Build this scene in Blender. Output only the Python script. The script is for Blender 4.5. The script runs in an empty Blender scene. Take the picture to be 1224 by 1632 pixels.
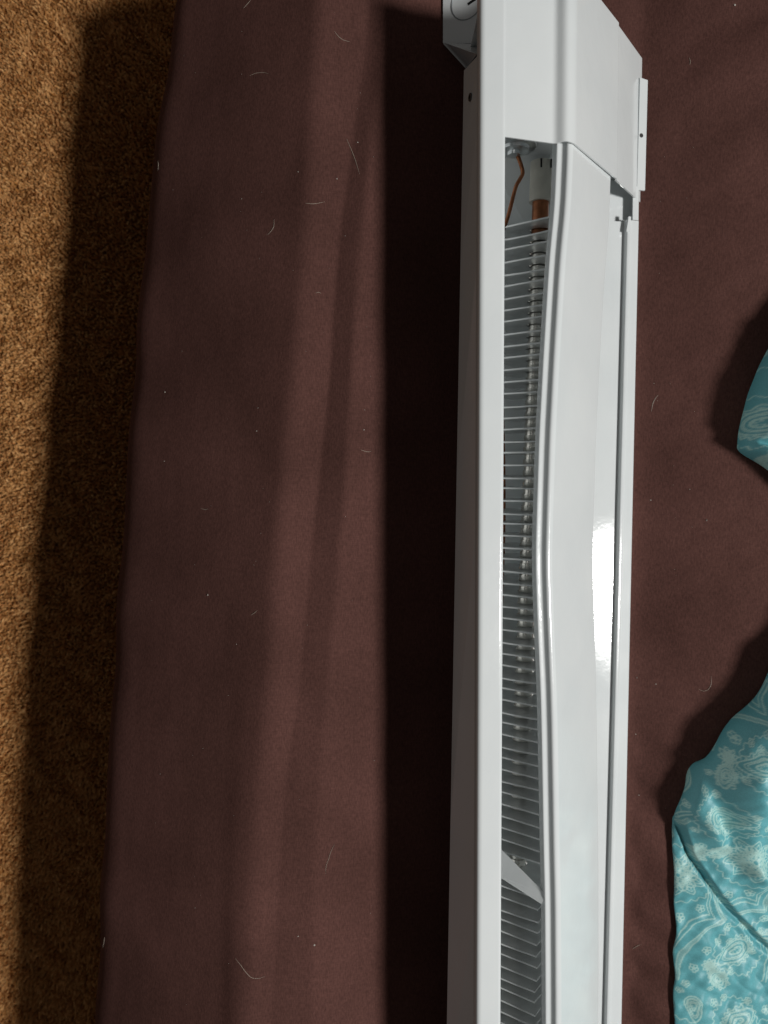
import bpy, bmesh, math, random
import numpy as np
from mathutils import Vector, Matrix
from mathutils.bvhtree import BVHTree

# all lengths below are millimetres; MM turns them into metres
MM = 0.001
rng = np.random.default_rng(7)
random.seed(7)
scene = bpy.context.scene
col = scene.collection

# ------------------------------------------------------------------ camera
F, CX, CY = 1226.0, 612.0, 816.0            # focal length and centre, in photo pixels
CAMH = 430.0                                 # camera height above the bed, mm
def cam_axes(nx=428.0, ny=760.0, vx=660.0):
    dn = np.array([nx - CX, -(ny - CY), -F]); dn /= np.linalg.norm(dn)
    vy = CY - (F * F + (vx - CX) * (nx - CX)) / (ny - CY)
    my = np.array([vx - CX, -(vy - CY), -F]); my /= np.linalg.norm(my)
    Z = -dn; Y = -my; Y = Y - Z * np.dot(Y, Z); Y /= np.linalg.norm(Y); X = np.cross(Y, Z)
    return np.array([X, Y, Z])
CM = cam_axes()
CPOS = np.array([0.0, 0.0, CAMH])
def view_ray(px, py):
    v = CM @ np.array([px - CX, -(py - CY), -F]); return v / np.linalg.norm(v)
def at_z(px, py, z):
    r = view_ray(px, py); return CPOS + (z - CAMH) / r[2] * r

cd = bpy.data.cameras.new('camera')
cd.sensor_fit = 'HORIZONTAL'; cd.sensor_width = 36.0; cd.lens = 36.0 * F / 1224.0
cd.clip_start = 0.01; cd.clip_end = 50
cd.dof.use_dof = True; cd.dof.focus_distance = 0.395; cd.dof.aperture_fstop = 13.0
cam = bpy.data.objects.new('camera', cd); col.objects.link(cam)
cam.matrix_world = Matrix([[CM[0][0], CM[0][1], CM[0][2], 0],
                           [CM[1][0], CM[1][1], CM[1][2], 0],
                           [CM[2][0], CM[2][1], CM[2][2], CAMH * MM],
                           [0, 0, 0, 1]])
scene.camera = cam

# ------------------------------------------------------------------ light
w = bpy.data.worlds.new('World'); scene.world = w; w.use_nodes = True
bg = w.node_tree.nodes['Background']
bg.inputs[0].default_value = (1.0, 0.96, 0.92, 1); bg.inputs[1].default_value = 0.072
ld = bpy.data.lights.new('room_lamp', 'AREA'); ld.shape = 'SQUARE'; ld.size = 0.155
ld.energy = 19.6; ld.color = (1.0, 0.985, 0.955)
lamp = bpy.data.objects.new('room_lamp', ld); col.objects.link(lamp)
lamp.location = (0.80, -0.27, 1.32)
lamp.rotation_euler = (Vector((0.10, -0.05, 0)) - lamp.location).to_track_quat('-Z', 'Y').to_euler()
scene.view_settings.view_transform = 'Standard'
scene.view_settings.look = 'None'
scene.view_settings.exposure = 0.0
scene.view_settings.gamma = 1.0

# ------------------------------------------------------------------ materials
def new_mat(name):
    m = bpy.data.materials.new(name); m.use_nodes = True
    return m, m.node_tree.nodes, m.node_tree.links, m.node_tree.nodes['Principled BSDF']
def add_bump(n, l, b, scale, strength, dist, detail=2.0, stretch=None, prev=None):
    tc = n.new('ShaderNodeTexCoord')
    no = n.new('ShaderNodeTexNoise'); no.inputs['Scale'].default_value = scale; no.inputs['Detail'].default_value = detail
    if stretch:
        mp = n.new('ShaderNodeMapping'); mp.inputs['Scale'].default_value = stretch
        l.new(tc.outputs['Object'], mp.inputs['Vector']); l.new(mp.outputs[0], no.inputs['Vector'])
    else:
        l.new(tc.outputs['Object'], no.inputs['Vector'])
    bu = n.new('ShaderNodeBump'); bu.inputs['Strength'].default_value = strength; bu.inputs['Distance'].default_value = dist
    l.new(no.outputs['Fac'], bu.inputs['Height'])
    if prev is not None: l.new(prev.outputs[0], bu.inputs['Normal'])
    l.new(bu.outputs[0], b.inputs['Normal'])
    return no, bu
def noise_color(n, l, b, ca, cb, scale, detail=3.0, stretch=None, lo=0.35, hi=0.65):
    tc = n.new('ShaderNodeTexCoord'); no = n.new('ShaderNodeTexNoise')
    no.inputs['Scale'].default_value = scale; no.inputs['Detail'].default_value = detail
    mp = n.new('ShaderNodeMapping'); mp.inputs['Scale'].default_value = stretch or (1, 1, 1)
    l.new(tc.outputs['Object'], mp.inputs['Vector']); l.new(mp.outputs[0], no.inputs['Vector'])
    cr = n.new('ShaderNodeValToRGB')
    cr.color_ramp.elements[0].position = lo; cr.color_ramp.elements[0].color = (*ca, 1)
    cr.color_ramp.elements[1].position = hi; cr.color_ramp.elements[1].color = (*cb, 1)
    l.new(no.outputs['Fac'], cr.inputs['Fac'])
    if b is not None: l.new(cr.outputs[0], b.inputs['Base Color'])
    return cr

def white_paint():
    m, n, l, b = new_mat('white_enamel')
    noise_color(n, l, b, (0.69, 0.725, 0.735), (0.74, 0.77, 0.775), 22, 4, lo=0.3, hi=0.7)
    rg = noise_color(n, l, None, (0.07, 0.07, 0.07), (0.22, 0.22, 0.22), 26, 6, lo=0.35, hi=0.8)
    l.new(rg.outputs[0], b.inputs['Roughness'])
    b.inputs['Specular IOR Level'].default_value = 0.5
    _, b1 = add_bump(n, l, b, 420, 0.10, 0.0004, 2.0)
    add_bump(n, l, b, 70, 0.10, 0.0012, 1.0, prev=b1)
    return m
def metal(name, c, rough, bump=0.0, var=0.75, met=1.0):
    m, n, l, b = new_mat(name)
    noise_color(n, l, b, tuple(x * var for x in c), c, 160, 3)
    b.inputs['Metallic'].default_value = met; b.inputs['Roughness'].default_value = rough
    if bump: add_bump(n, l, b, 300, bump, 0.0006)
    return m
def plain(name, c, rough, spec=0.5, var=0.85, scale=120):
    m, n, l, b = new_mat(name)
    noise_color(n, l, b, tuple(x * var for x in c), c, scale, 3)
    b.inputs['Roughness'].default_value = rough; b.inputs['Specular IOR Level'].default_value = spec
    return m

def sheet_mat():
    m, n, l, b = new_mat('brown_cotton_sheet')
    big = noise_color(n, l, None, (0.086, 0.0405, 0.0335), (0.112, 0.0525, 0.0440), 14, 3)
    fine = noise_color(n, l, None, (0.74, 0.74, 0.75), (1.22, 1.20, 1.20), 900, 2, stretch=(1.6, 0.5, 1.0), lo=0.25, hi=0.75)
    slub = noise_color(n, l, None, (0.86, 0.86, 0.86), (1.10, 1.10, 1.10), 1300, 2, stretch=(0.12, 1.6, 1.0), lo=0.25, hi=0.75)
    mx = n.new('ShaderNodeMix'); mx.data_type = 'RGBA'; mx.blend_type = 'MULTIPLY'; mx.inputs['Factor'].default_value = 1
    l.new(big.outputs[0], mx.inputs['A']); l.new(fine.outputs[0], mx.inputs['B'])
    m2 = n.new('ShaderNodeMix'); m2.data_type = 'RGBA'; m2.blend_type = 'MULTIPLY'; m2.inputs['Factor'].default_value = 1
    l.new(mx.outputs['Result'], m2.inputs['A']); l.new(slub.outputs[0], m2.inputs['B'])
    l.new(m2.outputs['Result'], b.inputs['Base Color'])
    b.inputs['Roughness'].default_value = 0.85; b.inputs['Specular IOR Level'].default_value = 0.03
    _, b1 = add_bump(n, l, b, 1000, 0.22, 0.0004, 2.0, stretch=(1.5, 0.6, 1))
    add_bump(n, l, b, 120, 0.12, 0.0012, 3.0, prev=b1)
    return m

def attr_mix_mat(name, attr, ca, cb, rough, spec, fine_scale=1200, bump=0.15, sheen=0.0):
    m, n, l, b = new_mat(name)
    at = n.new('ShaderNodeAttribute'); at.attribute_name = attr
    mx = n.new('ShaderNodeMix'); mx.data_type = 'RGBA'
    l.new(at.outputs['Fac'], mx.inputs['Factor'])
    mx.inputs['A'].default_value = (*ca, 1); mx.inputs['B'].default_value = (*cb, 1)
    fine = noise_color(n, l, None, (0.9, 0.9, 0.9), (1.06, 1.06, 1.06), fine_scale, 2)
    m2 = n.new('ShaderNodeMix'); m2.data_type = 'RGBA'; m2.blend_type = 'MULTIPLY'; m2.inputs['Factor'].default_value = 1
    l.new(mx.outputs['Result'], m2.inputs['A']); l.new(fine.outputs[0], m2.inputs['B'])
    l.new(m2.outputs['Result'], b.inputs['Base Color'])
    b.inputs['Roughness'].default_value = rough; b.inputs['Specular IOR Level'].default_value = spec
    b.inputs['Sheen Weight'].default_value = sheen
    if bump: add_bump(n, l, b, fine_scale, bump, 0.0004)
    return m

M = dict(
    white=white_paint(),
    galv=metal('galvanised_steel', (0.42, 0.46, 0.48), 0.42, 0.15),
    fin=metal('aluminium_fin', (0.90, 0.92, 0.92), 0.34, 0.10, 0.88, 0.6),
    tube=metal('steel_sheath', (0.98, 0.95, 0.88), 0.20, 0.10, 0.88, 1.0),
    copper=metal('oxidised_copper', (0.42, 0.17, 0.085), 0.42, 0.2, 0.6),
    ceramic=plain('ivory_insulator', (0.62, 0.60, 0.53), 0.5),
    dark=plain('dark_hole', (0.012, 0.012, 0.012), 0.8, 0.2),
    screw=metal('blackened_screw', (0.16, 0.16, 0.16), 0.45),
    disc=metal('bright_disc', (0.72, 0.75, 0.76), 0.30, 0.3),
    sheet=sheet_mat(),
    carpet=plain('carpet_backing', (0.32, 0.16, 0.052), 0.95, 0.05, 0.6, 400),
    pile=attr_mix_mat('carpet_pile_yarn', 'tone', (0.60, 0.285, 0.085), (0.97, 0.62, 0.28), 0.9, 0.08, 900, 0),
    print=attr_mix_mat('teal_paisley_cotton', 'print', (0.115, 0.375, 0.415), (0.40, 0.63, 0.59), 0.48, 0.4, 1400, 0.10, 0.02),
    hair=plain('pale_pet_hair', (0.46, 0.385, 0.315), 0.5),
    lint=plain('pale_lint', (0.50, 0.46, 0.41), 0.8),
)

# ------------------------------------------------------------------ mesh helpers
def mesh_obj(name, verts, faces, mat, parent=None, smooth=None, link=True):
    me = bpy.data.meshes.new(name)
    me.from_pydata([(float(a) * MM, float(b) * MM, float(c) * MM) for a, b, c in verts], [], [tuple(f) for f in faces])
    bm = bmesh.new(); bm.from_mesh(me); bmesh.ops.recalc_face_normals(bm, faces=bm.faces); bm.to_mesh(me); bm.free()
    me.materials.append(mat)
    if smooth is not None:
        for p in me.polygons: p.use_smooth = True
        if smooth > 0: me.set_sharp_from_angle(angle=math.radians(smooth))
    o = bpy.data.objects.new(name, me)
    col.objects.link(o)
    if parent is not None: o.parent = parent
    return o
def big_mesh(name, co, quads, mat, parent=None, attr=None, smooth=True, tris=None):
    """large mesh from numpy arrays (co in mm)"""
    me = bpy.data.meshes.new(name)
    f = quads if quads is not None else tris
    k = f.shape[1]
    me.vertices.add(len(co)); me.vertices.foreach_set('co', (co * MM).astype(np.float32).ravel())
    me.loops.add(f.size); me.loops.foreach_set('vertex_index', f.astype(np.int32).ravel())
    me.polygons.add(len(f)); me.polygons.foreach_set('loop_start', (np.arange(len(f)) * k).astype(np.int32))
    me.update(calc_edges=True)
    if smooth: me.polygons.foreach_set('use_smooth', np.ones(len(f), bool))
    if attr:
        a = me.attributes.new(attr[0], 'FLOAT', 'POINT'); a.data.foreach_set('value', attr[1].astype(np.float32))
    me.materials.append(mat); me.validate()
    o = bpy.data.objects.new(name, me); col.objects.link(o)
    if parent is not None: o.parent = parent
    return o
def tag(o, label=None, cat=None, group=None, kind=None):
    if label: o['label'] = label
    if cat: o['category'] = cat
    if group: o['group'] = group
    if kind: o['kind'] = kind
    return o
def fillet(pts, radii, n=4):
    """round the inner corners of an open polyline of (x, z)"""
    out = [np.array(pts[0], float)]
    for i in range(1, len(pts) - 1):
        p = np.array(pts[i], float); a = np.array(pts[i - 1], float) - p; b = np.array(pts[i + 1], float) - p
        r = radii if np.isscalar(radii) else radii[i]
        la, lb = np.linalg.norm(a), np.linalg.norm(b)
        d = min(r, la * 0.45, lb * 0.45)
        if d < 0.02: out.append(p); continue
        A = p + a / la * d; B = p + b / lb * d
        for k in range(n + 1):
            t = k / n
            out.append((1 - t) ** 2 * A + 2 * t * (1 - t) * p + t * t * B)
    out.append(np.array(pts[-1], float))
    return np.array(out)
def offset(pl, t):
    d = np.gradient(pl, axis=0); d /= np.maximum(np.linalg.norm(d, axis=1, keepdims=True), 1e-9)
    return pl + t * np.stack([d[:, 1], -d[:, 0]], 1)          # to the right of travel
def sheet_sweep(name, profile, ys, mat, parent, thick=0.9, smooth=38, yfun=None):
    """bent sheet metal: profile(Y) gives an open polyline (x, z); swept along Y with thickness on its right side"""
    rings = []
    def held(pl):                       # extra points near the ends of long flats keep them flat under smooth shading
        out = [pl[0]]
        for p, q in zip(pl[:-1], pl[1:]):
            L = np.linalg.norm(q - p)
            if L > 1.6: out += [p + (q - p) * 0.25 / L, q - (q - p) * 0.25 / L]
            out.append(q)
        return np.array(out)
    for y in ys:
        a = held(profile(y)); b = offset(a, thick)
        loop = np.concatenate([a, b[::-1]])
        rings.append([(p[0], y if yfun is None else yfun(p[0], y), p[1]) for p in loop])
    k = len(rings[0]); v = [p for r in rings for p in r]; f = []
    for i in range(len(rings) - 1):
        for j in range(k):
            j2 = (j + 1) % k
            f.append((i * k + j, i * k + j2, (i + 1) * k + j2, (i + 1) * k + j))
    h = k // 2
    for base in (0, (len(rings) - 1) * k):
        for j in range(h - 1):
            f.append((base + j, base + j + 1, base + k - 2 - j, base + k - 1 - j))
    return mesh_obj(name, v, f, mat, parent, smooth)
def plate(name, poly, normal, thick, mat, parent):
    """flat plate: polygon of 3-D points extruded along normal"""
    nrm = np.array(normal, float); nrm /= np.linalg.norm(nrm)
    a = [np.array(p, float) for p in poly]; b = [p + nrm * thick for p in a]; k = len(a)
    f = [tuple(range(k)), tuple(range(2 * k - 1, k - 1, -1))] + [(i, (i + 1) % k, k + (i + 1) % k, k + i) for i in range(k)]
    o = mesh_obj(name, a + b, f, mat, parent)
    return o
def tube(name, pts, r, mat, parent=None, seg=10, cap=True, taper=None):
    pts = [np.array(p, float) for p in pts]; v = []; f = []
    ref = np.array([0.31, 0.17, 0.93])
    for i, p in enumerate(pts):
        t = pts[min(i + 1, len(pts) - 1)] - pts[max(i - 1, 0)]; t /= np.linalg.norm(t)
        u = np.cross(t, ref); u /= np.linalg.norm(u); q = np.cross(t, u)
        rr = r if taper is None else r * taper[i]
        for k in range(seg):
            a = 2 * math.pi * k / seg; v.append(p + rr * (math.cos(a) * u + math.sin(a) * q))
    for i in range(len(pts) - 1):
        for k in range(seg):
            f.append((i * seg + k, i * seg + (k + 1) % seg, (i + 1) * seg + (k + 1) % seg, (i + 1) * seg + k))
    if cap: f += [tuple(range(seg)), tuple(range((len(pts) - 1) * seg, len(pts) * seg))]
    return mesh_obj(name, v, f, mat, parent, 45)
def spline(pts, n=8):
    """Catmull-Rom through points"""
    P = [np.array(p, float) for p in pts]; P = [2 * P[0] - P[1]] + P + [2 * P[-1] - P[-2]]; out = []
    for i in range(1, len(P) - 2):
        for k in range(n):
            t = k / n; a, b, c, d = P[i - 1:i + 3]
            out.append(0.5 * ((2 * b) + (c - a) * t + (2 * a - 5 * b + 4 * c - d) * t * t + (3 * b - a - 3 * c + d) * t ** 3))
    out.append(P[-2]); return out
def sstep(a, b, x):
    t = np.clip((x - a) / (b - a), 0, 1); return t * t * (3 - 2 * t)
def grid_quads(nr, nc):
    i = np.arange(nr - 1)[:, None]; j = np.arange(nc - 1)[None, :]
    a = i * nc + j
    return np.stack([a, a + 1, a + nc + 1, a + nc], -1).reshape(-1, 4)
def wob(x, y, seed, scale):
    """smooth low frequency noise, about -1..1"""
    r = np.random.default_rng(seed); s = 0
    for k in range(6):
        a = r.uniform(0, 2 * math.pi); fq = r.uniform(0.6, 1.6) / scale
        s = s + np.sin((x * math.cos(a) + y * math.sin(a)) * fq * 6.283 + r.uniform(0, 6.283))
    return s / 3.2

# ------------------------------------------------------------------ floor: carpet
ZC = -212.0
fl = tag(mesh_obj('carpet', [(-1500, -1500, ZC), (1500, -1500, ZC), (1500, 1500, ZC), (-1500, 1500, ZC)], [(0, 1, 2, 3)], M['carpet']), kind='structure')
def carpet_pile():
    sp = 1.45
    xs = np.arange(-330, -15, sp); ys = np.arange(-520, 450, sp)
    gx, gy = np.meshgrid(xs, ys); gx = gx.ravel(); gy = gy.ravel(); n = len(gx)
    gx = gx + rng.normal(0, 0.6, n); gy = gy + rng.normal(0, 0.6, n)
    clump = wob(gx, gy, 3, 16) * 0.5 + wob(gx, gy, 4, 42) * 0.5
    h = 5.0 + 0.9 * clump + rng.normal(0, 0.55, n)
    lean_a = rng.uniform(0, 6.283, n) ; lean = rng.uniform(0.2, 2.4, n)
    lx = np.cos(lean_a) * lean + 0.6 * wob(gx, gy, 9, 30); ly = np.sin(lean_a) * lean - 0.5 + 0.8 * wob(gx, gy, 11, 24)
    az = rng.uniform(0, math.pi, n); wd = rng.uniform(0.5, 0.85, n)
    V = []; T = []
    for k in range(2):
        a = az + k * math.pi / 2; dx = np.cos(a) * wd; dy = np.sin(a) * wd
        base = np.stack([gx, gy, np.full(n, ZC)], 1)
        d = np.stack([dx, dy, np.zeros(n)], 1)
        mid = base + np.stack([lx * 0.35, ly * 0.35, h * 0.62], 1)
        tip = base + np.stack([lx, ly, h], 1)
        q = np.stack([base - d * 0.8, base + d * 0.8, mid + d * 1.15, mid - d * 1.15, tip + d * 0.45, tip - d * 0.45], 1)   # n,6,3
        V.append(q)
    V = np.stack(V, 1).reshape(-1, 3)
    idx = np.arange(2 * n)[:, None] * 6
    Q = np.concatenate([idx + np.array([0, 1, 2, 3]), idx + np.array([3, 2, 4, 5])], 0)
    tone = np.clip(0.5 + 0.22 * clump + rng.normal(0, 0.20, n), 0, 1)
    tone = np.repeat(tone, 12)
    o = big_mesh('carpet_pile', V, Q, M['pile'], fl, ('tone', tone))
    tag(o, 'short golden tan carpet pile', kind='stuff')
carpet_pile()

# ------------------------------------------------------------------ bed under a dark brown sheet
YT = [-700, -311, -166, -119, -14, 45, 100, 127, 230, 330]
def T(vals): return np.array(vals, float)
def crestB(Y): return np.interp(Y, [-700, -313, -191, -120, -14, 49, 127, 234, 330], [12, 20.0, 23.0, 29.3, 40.4, 44.0, 49.5, 62.2, 70])
def valley(Y): return np.interp(Y, [-700, -312, -167, -120, -14, 49, 127, 234, 330], [-22, -3.7, 5.6, 13.6, 23.4, 30.4, 36.0, 53.2, 62])
def aleft(Y):  return np.interp(Y, [-700, -310, -166, -119, -14, 41, 100, 226, 330], [-30, -16.8, -9.4, -2.1, 4.0, 9.6, 16.9, 26.2, 34])
def xsil(Y):   return np.interp(Y, [-700, -357, -230, -96, 0, 83, 150, 201, 250, 299, 330], [-144.5, -120.5, -111.5, -102, -97.5, -91, -83.5, -75.7, -66, -56.5, -49.5])
def smooth_tab(f, Y):
    return sum(f(Y + d) * wt for d, wt in ((-36, .1), (-18, .2), (0, .4), (18, .2), (36, .1)))

END = 283.0                                        # the sheet starts to roll over the foot of the bed here
def right_height(X, Y):
    run = 24.0 + 50.0 * sstep(-215, -120, Y)                 # how far the sheet climbs before it levels off
    u = np.clip(X - 213, 0, 900)
    z = 0.74 * (u - 5 * (1 - np.exp(-u / 5))) ; zmax = 0.74 * run
    z = zmax * np.tanh((z / zmax) ** 1.0 * 1.0) * 1.0 + 0.05 * np.clip(X - 300, 0, 400)
    near = np.exp(-((X - 226) / 22.0) ** 2)
    amp = 2.3 * sstep(-130, -180, Y) + 0.3
    wr = np.sin(Y / 5.6 + 0.10 * X + 1.2 * np.sin(Y / 23.0)) * 0.8 + np.sin(Y / 9.7 - 0.05 * X + 2.1) * 0.6
    z = z + near * amp * wr * sstep(214, 222, X) * 0.75
    top = sstep(120, 200, Y) * sstep(216, 245, X)
    z = z + top * 1.5 * np.sin((Y * 0.93 - X * 0.38) / 8.2 + 0.5 * np.sin(X / 30)) * (0.7 + 0.3 * np.sin(Y / 31))
    z = z + sstep(218, 240, X) * (0.7 * wob(X, Y, 21, 60) + 0.25 * wob(X, Y, 22, 18))
    return z
def build_bed():
    ys = np.concatenate([np.arange(-640, -380, 8.0), np.arange(-380, END, 2.0)])
    roll = np.linspace(0, 1, 30)[1:]
    yy = np.concatenate([ys, END + 15 * np.sin(roll * math.pi / 2)]); drop = np.concatenate([np.zeros(len(ys)), 15 * (1 - np.cos(roll * math.pi / 2))])
    yy = np.append(yy, [END + 16, END + 16.5]); drop = np.append(drop, [110, 230])
    nr = len(yy)
    xr = np.concatenate([np.arange(100, 212, 4.0), np.arange(212, 330, 1.5), np.arange(330, 700, 14.0), [705]])
    ds = 1.1; ns = int(330 / ds)
    s = np.arange(1, ns) * ds
    X = np.zeros((nr, ns - 1 + len(xr))); Zz = np.zeros_like(X)
    for i, y in enumerate(yy):
        yk = min(y, 330)
        B, Vv, A, S = (float(smooth_tab(f, np.array(yk))) for f in (crestB, valley, aleft, xsil))
        fade = float(np.interp(yk, [-400, -250, -100, -20, 60, 200, 300], [0.30, 0.36, 0.5, 0.8, 1.0, 0.75, 0.4]))
        x = 100 - s
        wv = 1.7 * wob(s, yk * np.ones_like(s), 31, 70) + 1.0 * wob(s * 1.8, yk * np.ones_like(s) * 0.5, 32, 26)
        th = -9.0 * np.ones_like(s)
        th = th + (9.0 + 34.0 * fade - 3) * sstep(100 - B - 3.0, 100 - B + 3.5, s)
        th = th - (34.0 * fade + 6.0) * sstep(100 - Vv - 1.6, 100 - Vv + 1.6, s)
        slope_target = 32.0 + 1.0 * math.sin(yk / 130.0)
        th = th + (slope_target + 9) * sstep(100 - A - 7.0, 100 - A + 7.0, s)
        # small secondary tucks near the bottom of the slope
        th = th + 9.0 * np.exp(-((s - (100 - A + 22 + 0.03 * yk)) / 5.0) ** 2) * np.interp(yk, [-400, -200, -60], [1, 0.7, 0])
        th = th - 7.0 * np.exp(-((s - (100 - A + 12 + 0.03 * yk)) / 5.0) ** 2) * np.interp(yk, [-400, -200, -60], [1, 0.7, 0])
        th = th + wv * sstep(0, 30, s)
        th = th + 7.0 * sstep(100 - A + 15, 100 - A + 95, s)
        # roll over the mattress edge
        hor = max(A - S - 12.0, 5.0); s_roll = 100 - A + hor / math.cos(math.radians(slope_target + 2.5))
        th = th + (86 - slope_target) * sstep(s_roll - 10, s_roll + 30, s)
        th = np.radians(th)
        xs_ = 100 - np.cumsum(np.cos(th)) * ds; zs_ = -np.cumsum(np.sin(th)) * ds
        zr = right_height(xr, np.full_like(xr, y))
        X[i] = np.concatenate([xs_[::-1], xr]); Zz[i] = np.concatenate([zs_[::-1], zr])
    Zz = np.maximum(Zz - drop[:, None], ZC + 2.0)
    # a mattress corner is round in plan: pull the side in near the foot
    co = np.stack([X, np.repeat(yy[:, None], X.shape[1], 1), Zz], -1).reshape(-1, 3)
    o = big_mesh('bed', co, grid_quads(nr, X.shape[1]), M['sheet'])
    tag(o, 'mattress in a dark brown creased sheet carrying the white heater', 'bed')
    return o, co, nr, X.shape[1]
bed, bed_co, bnr, bnc = build_bed()
bvh_bed = BVHTree.FromPolygons([tuple(c) for c in bed_co.tolist()], [tuple(q) for q in grid_quads(bnr, bnc).tolist()])

# ------------------------------------------------------------------ the heater
heater = bpy.data.objects.new('baseboard_heater', None); col.objects.link(heater)
heater.empty_display_size = 0.05
tag(heater, 'long white metal electric baseboard heater lying on the brown bed', 'heater')
Y0, Y1 = -372.0, 240.4                             # the two ends of the heater
YCAP = 159.1                                       # edge of the wiring compartment cover
def base_x(Y): return 104.4 + (Y + 153) * (110.4 - 104.4) / 381.0

YS = list(np.linspace(Y0, Y1 - 1.5, 40))
def pan_profile(Y):
    bx = base_x(Y)
    return fillet([(110.4, 66), (110.4, 74), (99.5, 74), (bx, 0.9), (206.5, 0.9)], [0, 0.9, 1.6, 1.2, 0], 5)[::-1]
# wall and lip of the pan: the wall stops with a slanted corner near the wiring end
def lip_profile(Y): return fillet([(110.4, 66), (110.4, 74), (99.5, 74), (99.6, 69.0)], [0, 0.9, 1.7, 0], 5)
lip = sheet_sweep('lip', lip_profile, [Y0, -150, 0, 100, YCAP, 200, Y1 - 10], M['white'], heater, 0.9)
def flare_x(Y): return base_x(Y) * 0.893            # the side flares out to a folded edge
wall_rows = [(Y0, Y0 * 0.893), (-200, -200), (0, 0), (120, 120), (180, 180), (227.6, 198.5)]      # (Y at the foot, Y at the top)
wv_, wf_ = [], []
for yb, yt in wall_rows:
    for x_, y_, z_ in ((base_x(yb), yb, 0.4), (base_x(yb) - 4.5, yb * 0.93 , 30.0), (flare_x(yb), yb * 0.893, 45.0), (100.2, yt, 71.5), (101.1, yt, 71.5), (base_x(yb) + 0.9, yb, 0.4)): wv_.append((x_, y_, z_))
for i in range(len(wall_rows) - 1):
    for j in range(6): wf_.append((i * 6 + j, i * 6 + (j + 1) % 6, i * 6 + 6 + (j + 1) % 6, i * 6 + 6 + j))
wf_ += [tuple(range(6)), tuple(range(len(wv_) - 6, len(wv_)))]
mesh_obj('side_wall', wv_, wf_, M['white'], heater)
plate('back_plate', [(104.5, Y0, 0.3), (208.5, Y0, 0.3), (212.5, Y1, 0.3), (111.2, Y1, 0.3), (111.0, 226, 0.3)], (0, 0, 1), 0.8, M['white'], heater)
# channel along the far edge: flat shelf, small riser, folded flange
def chan_profile(Y):
    g = 203.4 + 0.0145 * (Y - 130); e = 213.5 + 0.009 * (Y - 100)
    return fillet([(160, 5.2), (g, 5.2), (g + 0.4, 8.9), (g + 2.3, 8.9), (g + 2.9, 8.1), (e - 2.2, 7.6), (e, 1.0)], [0, 0.5, 0.8, 0.5, 0.4, 1.2, 0], 4)
chan = sheet_sweep('top_channel', chan_profile, list(np.linspace(Y0, 146.5, 24)), M['white'], heater, 0.8)
# at the wiring end the channel shelf stops early and only the outer flange runs on
def flange_profile(Y): return fillet([(207.8, 7.8), (211.6, 7.6), (213.8, 1.0)], [0, 1.2, 0], 4)
sheet_sweep('flange_end', flange_profile, [146.9, 156, 166], M['white'], heater, 0.8)

# front panel, bowed sideways along its length
PY = [-372, -274, -216, -188, -131, -107, -84, -61, -40, -12, 20, 56, 91, 109, 130, 157, 175]
PX = [137.3, 136.9, 136.1, 135.2, 133.7, 132.9, 131.7, 130.6, 129.8, 130.4, 131.2, 132.9, 134.8, 135.9, 138.0, 139.0, 139.2]
def hem_x(Y):
    return float(sum(np.interp(Y + d, PY, PX) * wt for d, wt in ((-8, .2), (-4, .2), (0, .2), (4, .2), (8, .2))))
def front_profile(Y):
    h = hem_x(Y); dx = h - 139.2
    return fillet([(h + 1.2, 60.5), (h, 61.5), (h, 67.4), (h + 2.9, 67.2), (h + 4.6, 70.6), (h + 7.0, 70.3),
                   (182.2 + dx * 0.85, 34.4), (180.6 + dx * 0.85, 30.2)],
                  [0, 0.4, 1.0, 0.9, 1.5, 2.2, 0.8, 0], 5)
front = sheet_sweep('front_panel', front_profile, list(np.linspace(Y0, 172, 110)), M['white'], heater, 0.9)

# wiring compartment cover
def cap_profile(Y):
    return fillet([(110.7, 74.35), (136.6, 70.6), (141.0, 74.4), (146.0, 72.2), (186.0, 33.4), (187.0, 31.0), (214.8, 2.6)],
                  [0, 1.6, 2.4, 3.0, 0.3, 0.3, 0], 5)
cap = sheet_sweep('end_cover', cap_profile, [YCAP, 165, 180, 200, 220, Y1 - 2, Y1], M['white'], heater, 0.9,
                  yfun=lambda x, y: y - (11.0 * float(sstep(147, 141, x)) if y > 225 else 0.0))
# inner wall of the compartment and the closing wall at the very end
inside = [(110.8, 1.4), (211, 1.4), (186, 27.5), (142, 70.5), (137, 68.8), (109.4, 72.2), (101.2, 71.5)]
plate('partition', [(x, 171.5, z) for x, z in inside], (0, 1, 0), 0.9, M['white'], heater)
plate('end_wall', [(x, Y1 - 13.0, z) for x, z in inside], (0, 1, 0), 0.9, M['white'], heater)
# sloping gusset of the pan that closes the corner under the opening
plate('gusset', [(112, 171.2, 30), (150, 171.2, 30), (150, 137.5, 2.0), (112, 152.0, 2.0)], (0, 0.5, 0.8), 0.8, M['white'], heater)
plate('clip', [(203.2, 139.5, 8.4), (205.6, 139.5, 8.2), (206.0, 148.0, 8.2), (204.4, 148.0, 8.6)], (0, 0, 1), 1.2, M['white'], heater)

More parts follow.
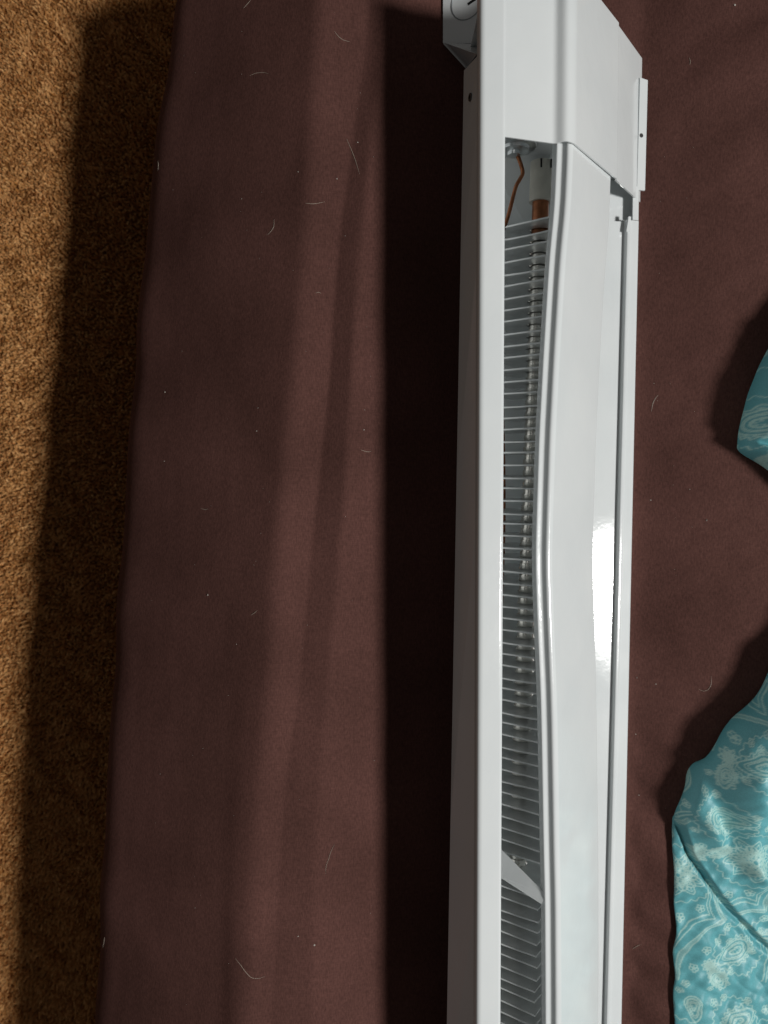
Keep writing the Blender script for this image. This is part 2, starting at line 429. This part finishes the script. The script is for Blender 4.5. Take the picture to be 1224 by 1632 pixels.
# wall fixing tab at the far side with its hole
t_ = plate('fixing_tab', [(210.5, 164.2, 6.2), (215.6, 164.2, 5.6), (216.4, 226.2, 5.6), (211.4, 227.0, 6.2)], (0, 0, 1), 1.1, M['white'], heater)
def disc(name, c, r, nrm, th, mat, parent, seg=20):
    nrm = Vector(nrm).normalized(); u = nrm.orthogonal().normalized(); v = nrm.cross(u)
    poly = [Vector(c) + r * (math.cos(2 * math.pi * k / seg) * u + math.sin(2 * math.pi * k / seg) * v) for k in range(seg)]
    return plate(name, [tuple(p) for p in poly], tuple(nrm), th, mat, parent)
hx_ = at_z(1022, 216, 7.0)
disc('tab_hole', (hx_[0], hx_[1], 7.06), 1.2, (0.1, 0, 1), 0.1, M['screw'], t_)
disc('tab_hole_rim', (hx_[0], hx_[1], 6.98), 1.7, (0.1, 0, 1), 0.06, M['galv'], t_)

# low flap of the wiring box with a round knockout
fa, fb = np.array([97.6, 240.0, 2.2]), np.array([122.0, 232.0, 20.0])
fdir = np.array([0.0, 1.0, 0.0])
fn = np.cross(fdir, fb - fa); fn /= np.linalg.norm(fn); fn = fn if fn[2] > 0 else -fn
flap = plate('wiring_flap', [fa, fb, fb + fdir * 70, fa + fdir * 62], -fn, 0.9, M['white'], heater)
plate('flap_return', [(97.8, 239.6, 2.0), (111.2, 227.8, 0.5), (104.0, 209.5, 48.0), (122, 231.4, 19.0)], (0.3, 1, 0.1), 0.7, M['white'], heater)
def on_flap(a, b): return fa + (fb - fa) / np.linalg.norm(fb - fa) * a + fdir * b + fn * 0.05
kc = on_flap(14.6, 21.5)
ring_v, ring_f = [], []
e1 = (fb - fa) / np.linalg.norm(fb - fa); e1 = e1 - fdir * np.dot(e1, fdir); e1 /= np.linalg.norm(e1)
for k in range(32):
    a = 2 * math.pi * k / 32
    for rr, hh in ((9.3, 0.0), (9.1, 0.32), (8.7, 0.0)):
        ring_v.append(kc + rr * (math.cos(a) * e1 + math.sin(a) * fdir) + fn * hh)
for k in range(32):
    k2 = (k + 1) % 32
    for j in range(2): ring_f.append((k * 3 + j, k * 3 + j + 1, k2 * 3 + j + 1, k2 * 3 + j))
ko = mesh_obj('knockout', ring_v, ring_f, M['galv'], flap, 30)
sl0, sl1 = kc + e1 * 0.6 - fdir * 1.2, kc + e1 * 5.8 + fdir * 0.6
sd = np.cross(fn, sl1 - sl0); sd /= np.linalg.norm(sd)
plate('knockout_slot', [sl0 - sd * 0.7, sl1 - sd * 0.7, sl1 + sd * 0.7, sl0 + sd * 0.7], fn, 0.12, M['dark'], flap)
# screw in the side wall
scr = disc('screw', (99.0, 184.5, 57.0), 1.9, (-1, 0, 0.08), 0.7, M['screw'], heater, 14)
disc('screw_recess', (98.2, 184.5, 57.0), 0.9, (-1, 0, 0.08), 0.1, M['dark'], scr, 10)

# heating element: sheath tube with one aluminium fin after another
def elem_x(Y): return 134.6 + (Y + 190) * (143.2 - 134.6) / 300.0
EZ = 31.0
element = bpy.data.objects.new('heating_element', None); col.objects.link(element); element.parent = heater
sheath = tube('sheath_tube', [(elem_x(y), y, EZ) for y in np.linspace(-368, 139, 12)], 3.9, M['tube'], element, 20)
tube('tube_end', [(elem_x(y), y, EZ) for y in (126, 131, 136, 145, 149)], 4.35, M['copper'], element, 20)
slv = tube('insulator', [(elem_x(145.5), 145.5, EZ), (elem_x(146), 146, EZ), (elem_x(158), 158, EZ), (elem_x(166), 166.2, EZ)], 6.0, M['ceramic'], element, 24)
for dx in (-2.4, 3.0):
    plate('insulator_slot', [(elem_x(165) + dx - 0.4, 161.5, EZ + 5.7), (elem_x(165) + dx + 0.4, 161.5, EZ + 5.7), (elem_x(165) + dx + 0.4, 166.0, EZ + 5.7), (elem_x(165) + dx - 0.4, 166.0, EZ + 5.7)], (0, 0, 1), 0.35, M['dark'], element)

def fin_mesh(seed):
    r = np.random.default_rng(seed)
    u = np.array([1, 0, 1]) / math.sqrt(2); v = np.array([1, 0, -1]) / math.sqrt(2)
    A, B = 20.0, 15.6; verts = []; faces = []
    n = 12
    # plate as a ring of quads round the collar hole so the collar can be drawn out of it
    outer = []
    for k in range(n):
        a = 2 * math.pi * k / n + math.pi / n * 0
        c, s_ = math.cos(a), math.sin(a); m = min(A / max(abs(c), 1e-6), B / max(abs(s_), 1e-6))
        outer.append((c * m, s_ * m))
    for k, a0 in ((1, 1), (5, 1), (7, 1), (11, 1)):       # snap the nearest samples to the corners
        outer[k] = (math.copysign(A, outer[k][0]), math.copysign(B, outer[k][1]))
    bend = r.normal(0, 0.35, 2)
    for off in (0.0, 0.85):
        for (a, b) in outer:
            p = u * a + v * b; p = p + np.array([0, off + bend[0] * (a / A) ** 2 + bend[1] * (b / B) ** 2 * (1 if b < 0 else 0.2), 0]); verts.append(p)
    def circ(rad, y):
        base = len(verts)
        for k in range(n):
            a = 2 * math.pi * k / n; verts.append(u * rad * math.cos(a) + v * rad * math.sin(a) + np.array([0, y, 0]))
        return base
    c0 = circ(5.3, 0.0); c1 = circ(5.3, 0.85); c2 = circ(4.55, 1.6); c3 = circ(4.35, 3.9)
    for k in range(n):
        k2 = (k + 1) % n
        faces += [(k, k2, c0 + k2, c0 + k), (n + k, n + k2, c1 + k2, c1 + k), (c1 + k, c1 + k2, c2 + k2, c2 + k), (c2 + k, c2 + k2, c3 + k2, c3 + k), (k, k2, n + k2, n + k)]
    o = mesh_obj('fin', verts, faces, M['fin'], None, 40); me = o.data
    me.materials.append(M['tube'])
    for p in me.polygons:
        c = p.center
        if math.hypot(c.x, c.z) < 4.9 * MM: p.material_index = 1          # drawn collar, burnished
    bpy.data.objects.remove(o); return me
fin_meshes = [fin_mesh(s_) for s_ in range(5)]
y = 130.6; i = 0
while y > -366:
    if not (-207.0 < y < -200.8):
        o = bpy.data.objects.new('fin', fin_meshes[(i * 3 + i // 4) % 5]); col.objects.link(o); o.parent = element
        o.location = (elem_x(y) * MM, y * MM, EZ * MM)
        o.rotation_euler = (math.radians(random.uniform(-0.9, 0.9)), math.radians(random.uniform(-1.2, 1.2)), math.radians(random.uniform(-0.8, 0.8)))
    y -= 6.25; i += 1

# limit control: bright disc on the partition with a copper capillary that runs along under the fins
dome_v, dome_f = [], []
for r_, h_ in ((11.5, 0.0), (11.2, 0.9), (8.0, 1.3), (7.2, 2.6), (3.6, 3.0), (3.2, 4.6), (0.01, 5.0)):
    for k in range(24):
        a = 2 * math.pi * k / 24; dome_v.append((127.6 + r_ * math.cos(a), 171.2 - h_, 36.5 + 1.12 * r_ * math.sin(a)))
for j in range(6):
    for k in range(24):
        dome_f.append((j * 24 + k, j * 24 + (k + 1) % 24, (j + 1) * 24 + (k + 1) % 24, (j + 1) * 24 + k))
lim = mesh_obj('limit_disc', dome_v, dome_f, M['disc'], heater, 40)
cpts = spline([(129.4, 167.5, 36), (131.1, 165.0, 35), (132.9, 158.9, 35.0), (131.2, 155.0, 35), (129.0, 150.6, 35.0), (125.2, 135.9, 34.5), (122.6, 124, 27.0), (123.0, 110, 17.0), (126.5, 80, 12), (129.4, 40, 12.0), (130.8, -11, 12.0), (130.4, -50, 11.8), (129.0, -92, 11.6), (125.0, -130, 11.5), (121, -180, 11.4), (118, -280, 11.4), (117, -360, 11.4)], 6)
tube('capillary_tube', cpts, 1.05, M['copper'], lim, 8)
# strap that ties the pan lip to the front panel
sA, sB = np.array([111.2, -190.6, 40.0]), np.array([111.2, -207.5, 44.0])
plate('support_strap', [at_z(790, 1345, 41), at_z(868, 1423, 66.0), at_z(869, 1430, 66.5), at_z(863, 1441, 66.0), at_z(790, 1394, 46.0)], (0.25, -0.25, -0.9), 0.8, M['white'], heater)
plate('support_post', [(108, -203, 1.4), (112, -203, 1.4), (121.5, -203, 44.0), (112, -203, 44.0)], (0, 1, 0), 0.9, M['white'], heater)

# ------------------------------------------------------------------ teal paisley comforter
def paisley_tile():
    """flat print drawn as strokes on a repeating tile; unit = one third of a millimetre"""
    W, H, S = 178, 336, 2.0
    img = np.zeros((int(H * S), int(W * S)))
    def dot(x, y, r, val=1.0):
        x *= S; y *= S; r *= S
        x0, x1, y0, y1 = int(x - r - 2), int(x + r + 3), int(y - r - 2), int(y + r + 3)
        jy = np.arange(y0, y1); jx = np.arange(x0, x1)
        d = np.sqrt((jx[None, :] - x) ** 2 + (jy[:, None] - y) ** 2)
        a = np.clip(r + 0.5 - d, 0, 1) * val
        iy = jy % img.shape[0]; ix = jx % img.shape[1]
        sub = img[np.ix_(iy, ix)]; img[np.ix_(iy, ix)] = np.maximum(sub, a)
    def stroke(pts, wd=0.9, smooth=True, val=1.0):
        wd = wd * 1.12
        p = spline(pts, 10) if smooth and len(pts) > 2 else [np.array(q, float) for q in pts]
        for a, b in zip(p[:-1], p[1:]):
            n = max(1, int(np.linalg.norm(b - a) * 1.6))
            for k in range(n): q = a + (b - a) * k / n; dot(q[0], q[1], wd, val)
    def rosette(x, y, r=8.5):
        for k in range(5):
            a = k * 1.2566 + 0.3; cx, cy = x + r * .58 * math.cos(a), y + r * .58 * math.sin(a)
            stroke([(cx + r * .36 * math.cos(t), cy + r * .36 * math.sin(t)) for t in np.linspace(0, 6.283, 10)], 0.8, False)
        dot(x, y, r * .2)
    def petal(x, y, ang, ln, wd, lw=0.9, inner=True):
        c, s_ = math.cos(ang), math.sin(ang)
        def P(a, b): return (x + a * c - b * s_, y + a * s_ + b * c)
        stroke([P(0, 0), P(ln * .35, wd), P(ln * .75, wd * .7), P(ln, 0)], lw); stroke([P(0, 0), P(ln * .35, -wd), P(ln * .75, -wd * .7), P(ln, 0)], lw)
        if inner and ln > 14:
            stroke([P(ln * .2, 0), P(ln * .5, wd * .35), P(ln * .8, 0)], lw * .8); stroke([P(ln * .2, 0), P(ln * .5, -wd * .35), P(ln * .8, 0)], lw * .8)
    def lotus(x, y, r, rot=0.0):
        for ring, (ln, wd, n, o) in enumerate(((r, r * .2, 9, 0), (r * .72, r * .2, 9, .35), (r * .42, r * .14, 7, 0))):
            for k in range(n): 
                a = rot + o + k * 6.283 / n
                petal(x + ln * .25 * math.cos(a), y + ln * .25 * math.sin(a), a, ln * .75, wd, 0.95)
        stroke([(x + r * .1 * math.cos(t), y + r * .1 * math.sin(t)) for t in np.linspace(0, 6.283, 12)], 0.9, False)
    def teardrop(x, y, r, rot, scal=True):
        def P(t, k):
            a = t; rr = r * k * (1 - 0.42 * math.cos(a / 2) ** 8 * 0 ) 
            px = math.cos(a) * rr; py = math.sin(a) * rr * 0.78
            tail = max(0, math.cos(a)) ** 3; px += tail * r * 0.85 * k; py += tail * r * 0.45 * k
            c, s_ = math.cos(rot), math.sin(rot); return (x + px * c - py * s_, y + px * s_ + py * c)
        for k, wd in ((1.0, 1.2), (0.74, 0.9), (0.62, 0.9), (0.36, 1.4)):
            stroke([P(t, k) for t in np.linspace(0, 6.283, 40)], wd, False)
        if scal:
            n = 15
            for j in range(n):
                t = 0.6 + j * (5.2 / n); a, b = P(t, 1.18), P(t + 5.2 / n, 1.18); m = P(t + 2.6 / n, 1.42); q = P(t + 2.6 / n, 1.14)
                stroke([a, m, b], 0.9); dot(q[0], q[1], 2.2, 0.85)
        for j in range(6):
            q = P(j * 1.047, 0.2); dot(q[0], q[1], 1.4)
    o = np.array([1066.0, 1300.0])
    def R(*p): return [tuple(np.array(q, float) - o) for q in p]
    stroke(R((1075, 1634), (1083, 1590), (1097, 1545), (1112, 1520), (1130, 1505), (1149, 1499)), 0.95)
    stroke(R((1081, 1634), (1089, 1592), (1102, 1550), (1118, 1525), (1136, 1511), (1157, 1504)), 0.95)
    stroke(R((1149, 1499), (1143, 1485), (1141, 1460), (1142, 1420), (1150, 1390)), 0.95)
    stroke(R((1157, 1504), (1149, 1487), (1146, 1460), (1147, 1424), (1155, 1392)), 0.95)
    for d in (-3.2, 3.2):
        stroke(R((1094 + d, 1634), (1101 + d, 1600), (1115 + d, 1565 + d * .5), (1135, 1535 + d), (1155, 1518 + d), (1176 + d * .3, 1508 + d)), 0.85)
        stroke(R((1176 + d, 1508), (1165 + d, 1490), (1158 + d, 1468), (1155 + d, 1440), (1160 + d, 1405)), 0.85)
    for q in R((1094, 1634), (1101, 1600), (1115, 1565), (1135, 1535), (1155, 1518), (1176, 1508))[:]: pass
    stroke(R((1094, 1634), (1101, 1600), (1115, 1565), (1135, 1535), (1155, 1518), (1176, 1508)), 2.2, True, 0.45)
    stroke(R((1176, 1508), (1165, 1490), (1158, 1468), (1155, 1440), (1160, 1405)), 2.2, True, 0.45)
    for q in R((1131, 1490), (1098, 1512), (1143, 1569), (1122, 1608), (1182, 1524), (1173, 1473), (1196, 1450), (1082, 1352), (1160, 1340), (1215, 1400)): rosette(*q)
    lotus(*R((1092, 1428))[0], 44, 0.25)
    teardrop(*R((1204, 1572))[0], 24, 2.3)
    teardrop(*R((1200, 1374))[0], 22, -0.8)
    teardrop(*R((1122, 1345))[0], 17, 1.2, False)
    lotus(*R((1196, 1470))[0], 22, 0.8)
    lotus(*R((1150, 1600))[0], 15, 0.4); lotus(*R((1222, 1520))[0], 15, 0.1)
    teardrop(*R((1165, 1625))[0], 15, 0.7); teardrop(*R((1225, 1440))[0], 13, 2.0)
    for q in R((1100, 1320), (1150, 1308), (1180, 1330), (1225, 1335), (1110, 1395), (1140, 1385), (1175, 1420), (1186, 1552), (1108, 1640), (1188, 1612), (1232, 1575), (1166, 1556)): rosette(*q, 6.5)
    for (cx_, cy_, r0) in ((1204, 1572, 44), (1092, 1428, 54), (1200, 1374, 40)):
        n_ = 22
        for j in range(n_):
            a0, a1 = 6.283 * j / n_, 6.283 * (j + 1) / n_; am = (a0 + a1) / 2
            stroke(R((cx_ + r0 * math.cos(a0), cy_ + r0 * math.sin(a0)), (cx_ + (r0 + 5) * math.cos(am), cy_ + (r0 + 5) * math.sin(am)), (cx_ + r0 * math.cos(a1), cy_ + r0 * math.sin(a1))), 0.75)
    stroke(R((1078, 1520), (1084, 1535), (1079, 1548), (1086, 1560), (1080, 1574)), 0.8)
    return img, S, W, H
tile, TS, TW, TH = paisley_tile()
def sample_print(u, v):
    x = (u % TW) * TS; y = (v % TH) * TS
    x0 = np.floor(x).astype(int); y0 = np.floor(y).astype(int); fx = x - x0; fy = y - y0
    hh, ww = tile.shape
    g = lambda a, b: tile[b % hh, a % ww]
    return (g(x0, y0) * (1 - fx) + g(x0 + 1, y0) * fx) * (1 - fy) + (g(x0, y0 + 1) * (1 - fx) + g(x0 + 1, y0 + 1) * fx) * fy

def comforter():
    ys = np.concatenate([np.arange(-470, -350, 2.0), np.arange(-350, -90, 0.55), np.arange(-90, -20, 2.0), np.arange(-20, 110, 0.6), np.arange(110, 260, 3.0)])
    s = np.concatenate([np.linspace(0, 1, 16)[:-1] * 6 , np.arange(6, 95, 0.55), np.arange(95, 190, 1.2)])     # inward along the cloth
    edge = [(1224, 545), (1200, 590), (1185, 630), (1172, 680), (1168, 705), (1172, 715), (1195, 730), (1224, 755)]
    low = [(1224, 1060), (1200, 1110), (1165, 1140), (1130, 1185), (1100, 1230), (1080, 1270), (1070, 1295), (1070, 1400), (1072, 1500), (1072, 1632)]
    def rest(px, py):
        z = 5.0
        for _ in range(6): q = at_z(px, py, z); z = float(right_height(q[0], q[1])) + 4.0
        return q
    E1 = [rest(*e) for e in edge]; E2 = [rest(*e) for e in low]
    outline = [(q[1], q[0]) for q in E1] + [(-15, E1[-1][0] + 16), (-45, E1[-1][0] + 26), (-85, E2[0][0] + 12)] + [(q[1], q[0]) for q in E2] + [(-470, E2[-1][0] + 1), (100, E1[0][0] + 17), (150, E1[0][0] + 46), (260, E1[0][0] + 100)]
    outline.sort(); OY = [q[0] for q in outline]; OX = [q[1] for q in outline]
    ox = sum(np.interp(ys + d, OY, OX) * wt for d, wt in ((-4, .15), (-2, .2), (0, .3), (2, .2), (4, .15)))
    Y = ys[:, None] + 0 * s[None, :]; S_ = s[None, :] + 0 * ys[:, None]
    # how puffy the edge is along its length
    Hc = np.interp(ys, [-470, -260, -215, -190, -150, -110, -60, -10, 15, 50, 90, 260], [2.5, 2.5, 3.5, 11, 34, 46, 44, 28, 18, 18, 22, 36])[:, None]
    Wc = np.interp(ys, [-470, -260, -215, -190, -150, -110, -60, -10, 15, 50, 90, 260], [7, 7, 8, 30, 58, 60, 50, 20, 7, 7, 11, 26])[:, None]
    t = np.clip(S_ / (Wc * 1.25), 0, 1)
    a = t * math.pi / 2
    X = ox[:, None] + Wc * (1 - np.cos(a)) + np.maximum(S_ - Wc * 1.25, 0) + 3.0 * (1 - np.minimum(S_ / 6, 1)) ** 2
    Z = 1.5 + Hc * np.sin(a) ** 0.9 + 0.10 * S_ * np.interp(ys, [-470, -200, -150], [1, 1, 0])[:, None]
    # the upper layer lies over the lower one: a rolled step along the fold
    CXs = [200, 221, 234.4, 244.3, 258.1, 279.6, 330, 420]; CYs = [-172, -190, -200, -223.8, -244.9, -268.8, -316, -380]
    yc = np.interp(X, CXs, CYs)
    dfold = (Y - yc) * 0.80                                   # mm above the fold line
    up = sstep(-0.8, 2.2, dfold)
    Z = Z + up * (6.0 + 5.0 * sstep(2, 40, dfold)) * sstep(0, 10, S_) - 3.0 * np.exp(-((dfold + 1.6) / 2.0) ** 2) * sstep(0, 12, S_)
    # puckers and folds
    f2 = (Y - np.interp(X, [225, 245, 262, 300], [-192, -214, -232, -262])) * 0.8
    Z = Z + 5.0 * np.exp(-((f2 - 12) / 6.0) ** 2) * up * sstep(0, 14, S_) * sstep(90, 20, S_)
    Z = Z - 7.0 * np.exp(-(((X - 251) + 0.35 * (Y + 190)) / 5.5) ** 2) * sstep(-236, -212, Y) * sstep(-150, -175, Y) * up
    Z = Z + 5.0 * np.exp(-(((X - 264) + 0.25 * (Y + 190)) / 6.0) ** 2) * sstep(-240, -215, Y) * sstep(-140, -170, Y) * up
    seam = (Y - np.interp(X, [250, 262, 285, 330], [16.5, 14.5, 4, -14]))
    Z = Z - 9.0 * np.exp(-((seam - 4.0) / 2.6) ** 2) * sstep(1.0, 9, S_) + 0 * Y
    X = X + 2.5 * np.exp(-((seam + 0.5) / 3.0) ** 2) * -1.0 * np.exp(-(S_ / 12) ** 2)
    Z = Z + (1.3 * wob(X, Y, 51, 38) + 0.55 * wob(X, Y, 52, 15)) * sstep(0, 14, S_)
    lum = sstep(-10, 5, Y)
    Z = Z - lum * 0.55 * np.clip(S_ - 6, 0, 60) + lum * 24.0 * sstep(24, 50, S_)
    Z = Z + lum * sstep(2, 14, S_) * 1.6 * np.sin((Y + 0.8 * X) / 6.5)
    Z = Z + (0.5 * wob(X, Y, 54, 8) + 0.9 * np.abs(wob(X * 0.7 + Y * 0.7, Y * 0.4 - X * 0.2, 55, 17))) * sstep(0, 8, S_)
    Yd = Y + 0.6 * wob(X, Y, 53, 30)
    co = np.stack([X, Yd, Z + right_height(X, Y)], -1).reshape(-1, 3)
    # flat print in cloth coordinates
    cu = (S_ + (ox[:, None] - 231) * 1.0) * 3.3; cv = -(Y + 198.0) * 3.25 + 8.0
    cu2 = cu * 0.9 + cv * 0.42 + 55; cv2 = cv * 0.9 - cu * 0.42 + 120
    pr = np.where(dfold > 0.4, sample_print(cu2, cv2), sample_print(cu, cv))
    pr = np.where(Y > -60, sample_print(cu * 0.95 + 30, cv * 0.95 + 95), pr)
    o = big_mesh('comforter', co, grid_quads(len(ys), len(s)), M['print'], None, ('print', pr.ravel()))
    tag(o, 'crumpled teal paisley comforter bunched at the right of the heater', 'comforter')
comforter()

# ------------------------------------------------------------------ pet hairs and lint on the sheet
def on_sheet(px, py, lift=0.25):
    r = view_ray(px, py)
    hit = bvh_bed.ray_cast(Vector(CPOS.tolist()), Vector(r.tolist()))
    p = hit[0] if hit[0] is not None else Vector(at_z(px, py, 0).tolist())
    return np.array(p) + np.array([0, 0, lift])
hairs = [
    ([(400, 0), (394, 7), (388, 14)], 'straight pale hair near the top edge above the carpet shadow'),
    ([(398, 121), (408, 117), (420, 116), (428, 118)], 'small arched pale hair on the sheet high on the slope'),
    ([(533, 50), (539, 58), (547, 64), (558, 67)], 'bright short pale hair near the top of the creased ridge'),
    ([(552, 221), (559, 237), (566, 255), (573, 278)], 'long thin hair running down beside a white lint speck'),
    ([(487, 324), (500, 325), (518, 322)], 'pale hair lying straight across the ridge of the sheet'),
    ([(437, 350), (436, 362), (430, 371), (425, 375)], 'faint curved hair on the dim slope below the ridge'),
    ([(503, 467), (508, 466), (512, 468)], 'tiny pale hair crossing the crease of the ridge'),
    ([(252, 257), (252.5, 264), (252, 272)], 'short hair at the rolled edge of the mattress'),
    ([(575, 717), (585, 720), (592, 719)], 'short pale hair beside the black heater shadow'),
    ([(320, 810), (326, 812), (332, 811)], 'short level hair in the middle of the dim slope'),
    ([(400, 980), (405, 977), (410, 973)], 'tiny hair on the slope halfway down the sheet'),
    ([(533, 1345), (527, 1358), (524, 1368), (520, 1379), (519, 1392)], 'wavy thin hair low on the sheet beside the heater shadow'),
    ([(375, 1527), (383, 1537), (391, 1548), (400, 1557), (411, 1559), (422, 1556)], 'long hooked bright hair near the bottom of the sheet'),
    ([(164, 1510), (166, 1500), (167, 1493)], 'short hair low on the mattress edge by the dark carpet'),
    ([(1038, 656), (1040, 644), (1045, 634), (1049, 630)], 'curved pale hair on the sheet between heater and upper comforter lump'),
    ([(1113, 1098), (1120, 1101), (1128, 1099), (1133, 1090), (1133, 1078)], 'hook shaped hair beside the large comforter shadow'),
    ([(1008, 1512), (1014, 1508), (1022, 1505)], 'faint straight hair between heater and comforter near the bottom'),
    ([(1098, 92), (1100, 98), (1099, 104)], 'tiny hair on the brown sheet right of the wiring cover'),
]
for pts, lab in hairs:
    q = [on_sheet(*p) for p in pts]
    q = spline(q, 5) if len(q) > 2 else q
    tp = [max(0.35, math.sin(math.pi * (0.12 + 0.8 * k / (len(q) - 1)))) for k in range(len(q))]
    tag(tube('pet_hair', q, 0.115, M['hair'], None, 5, True, tp), lab, 'hair', 'pet hairs on the sheet')
def lint():
    specks = [(570, 227, .62), (475, 274, .42), (385, 317, .4), (537, 285, .35), (595, 250, .35), (331, 948, .55), (475, 1492, .4), (501, 1506, .5), (1126, 829, .62), (1037, 797, .5), (1015, 1080, .4), (1013, 1170, .4), (1018, 1267, .4), (411, 650, .4), (409, 687, .4), (263, 625, .35), (262, 735, .35), (580, 685, .42), (1171, 8, .6), (1099, 780, .35), (1045, 1090, .35)]
    r = np.random.default_rng(5)
    for _ in range(90):
        x = r.uniform(215, 600) if r.random() < 0.7 else r.uniform(1030, 1120); specks.append((x, r.uniform(10, 1620), r.uniform(.10, .24)))
    V, Fc = [], []
    for x, y_, rad in specks:
        c = on_sheet(x, y_, 0.2); b = len(V)
        sc = r.uniform(0.6, 1.3, 3)
        for d in ((1, 0, 0), (-1, 0, 0), (0, 1, 0), (0, -1, 0), (0, 0, 1), (0, 0, -1)): V.append(c + np.array(d) * rad * sc)
        for a_, b_, c_ in ((0, 2, 4), (2, 1, 4), (1, 3, 4), (3, 0, 4), (2, 0, 5), (1, 2, 5), (3, 1, 5), (0, 3, 5)): Fc.append((b + a_, b + b_, b + c_))
    tag(mesh_obj('lint', V, Fc, M['lint'], None), 'tiny pale lint specks scattered over the brown sheet', 'lint', kind='stuff')
lint()
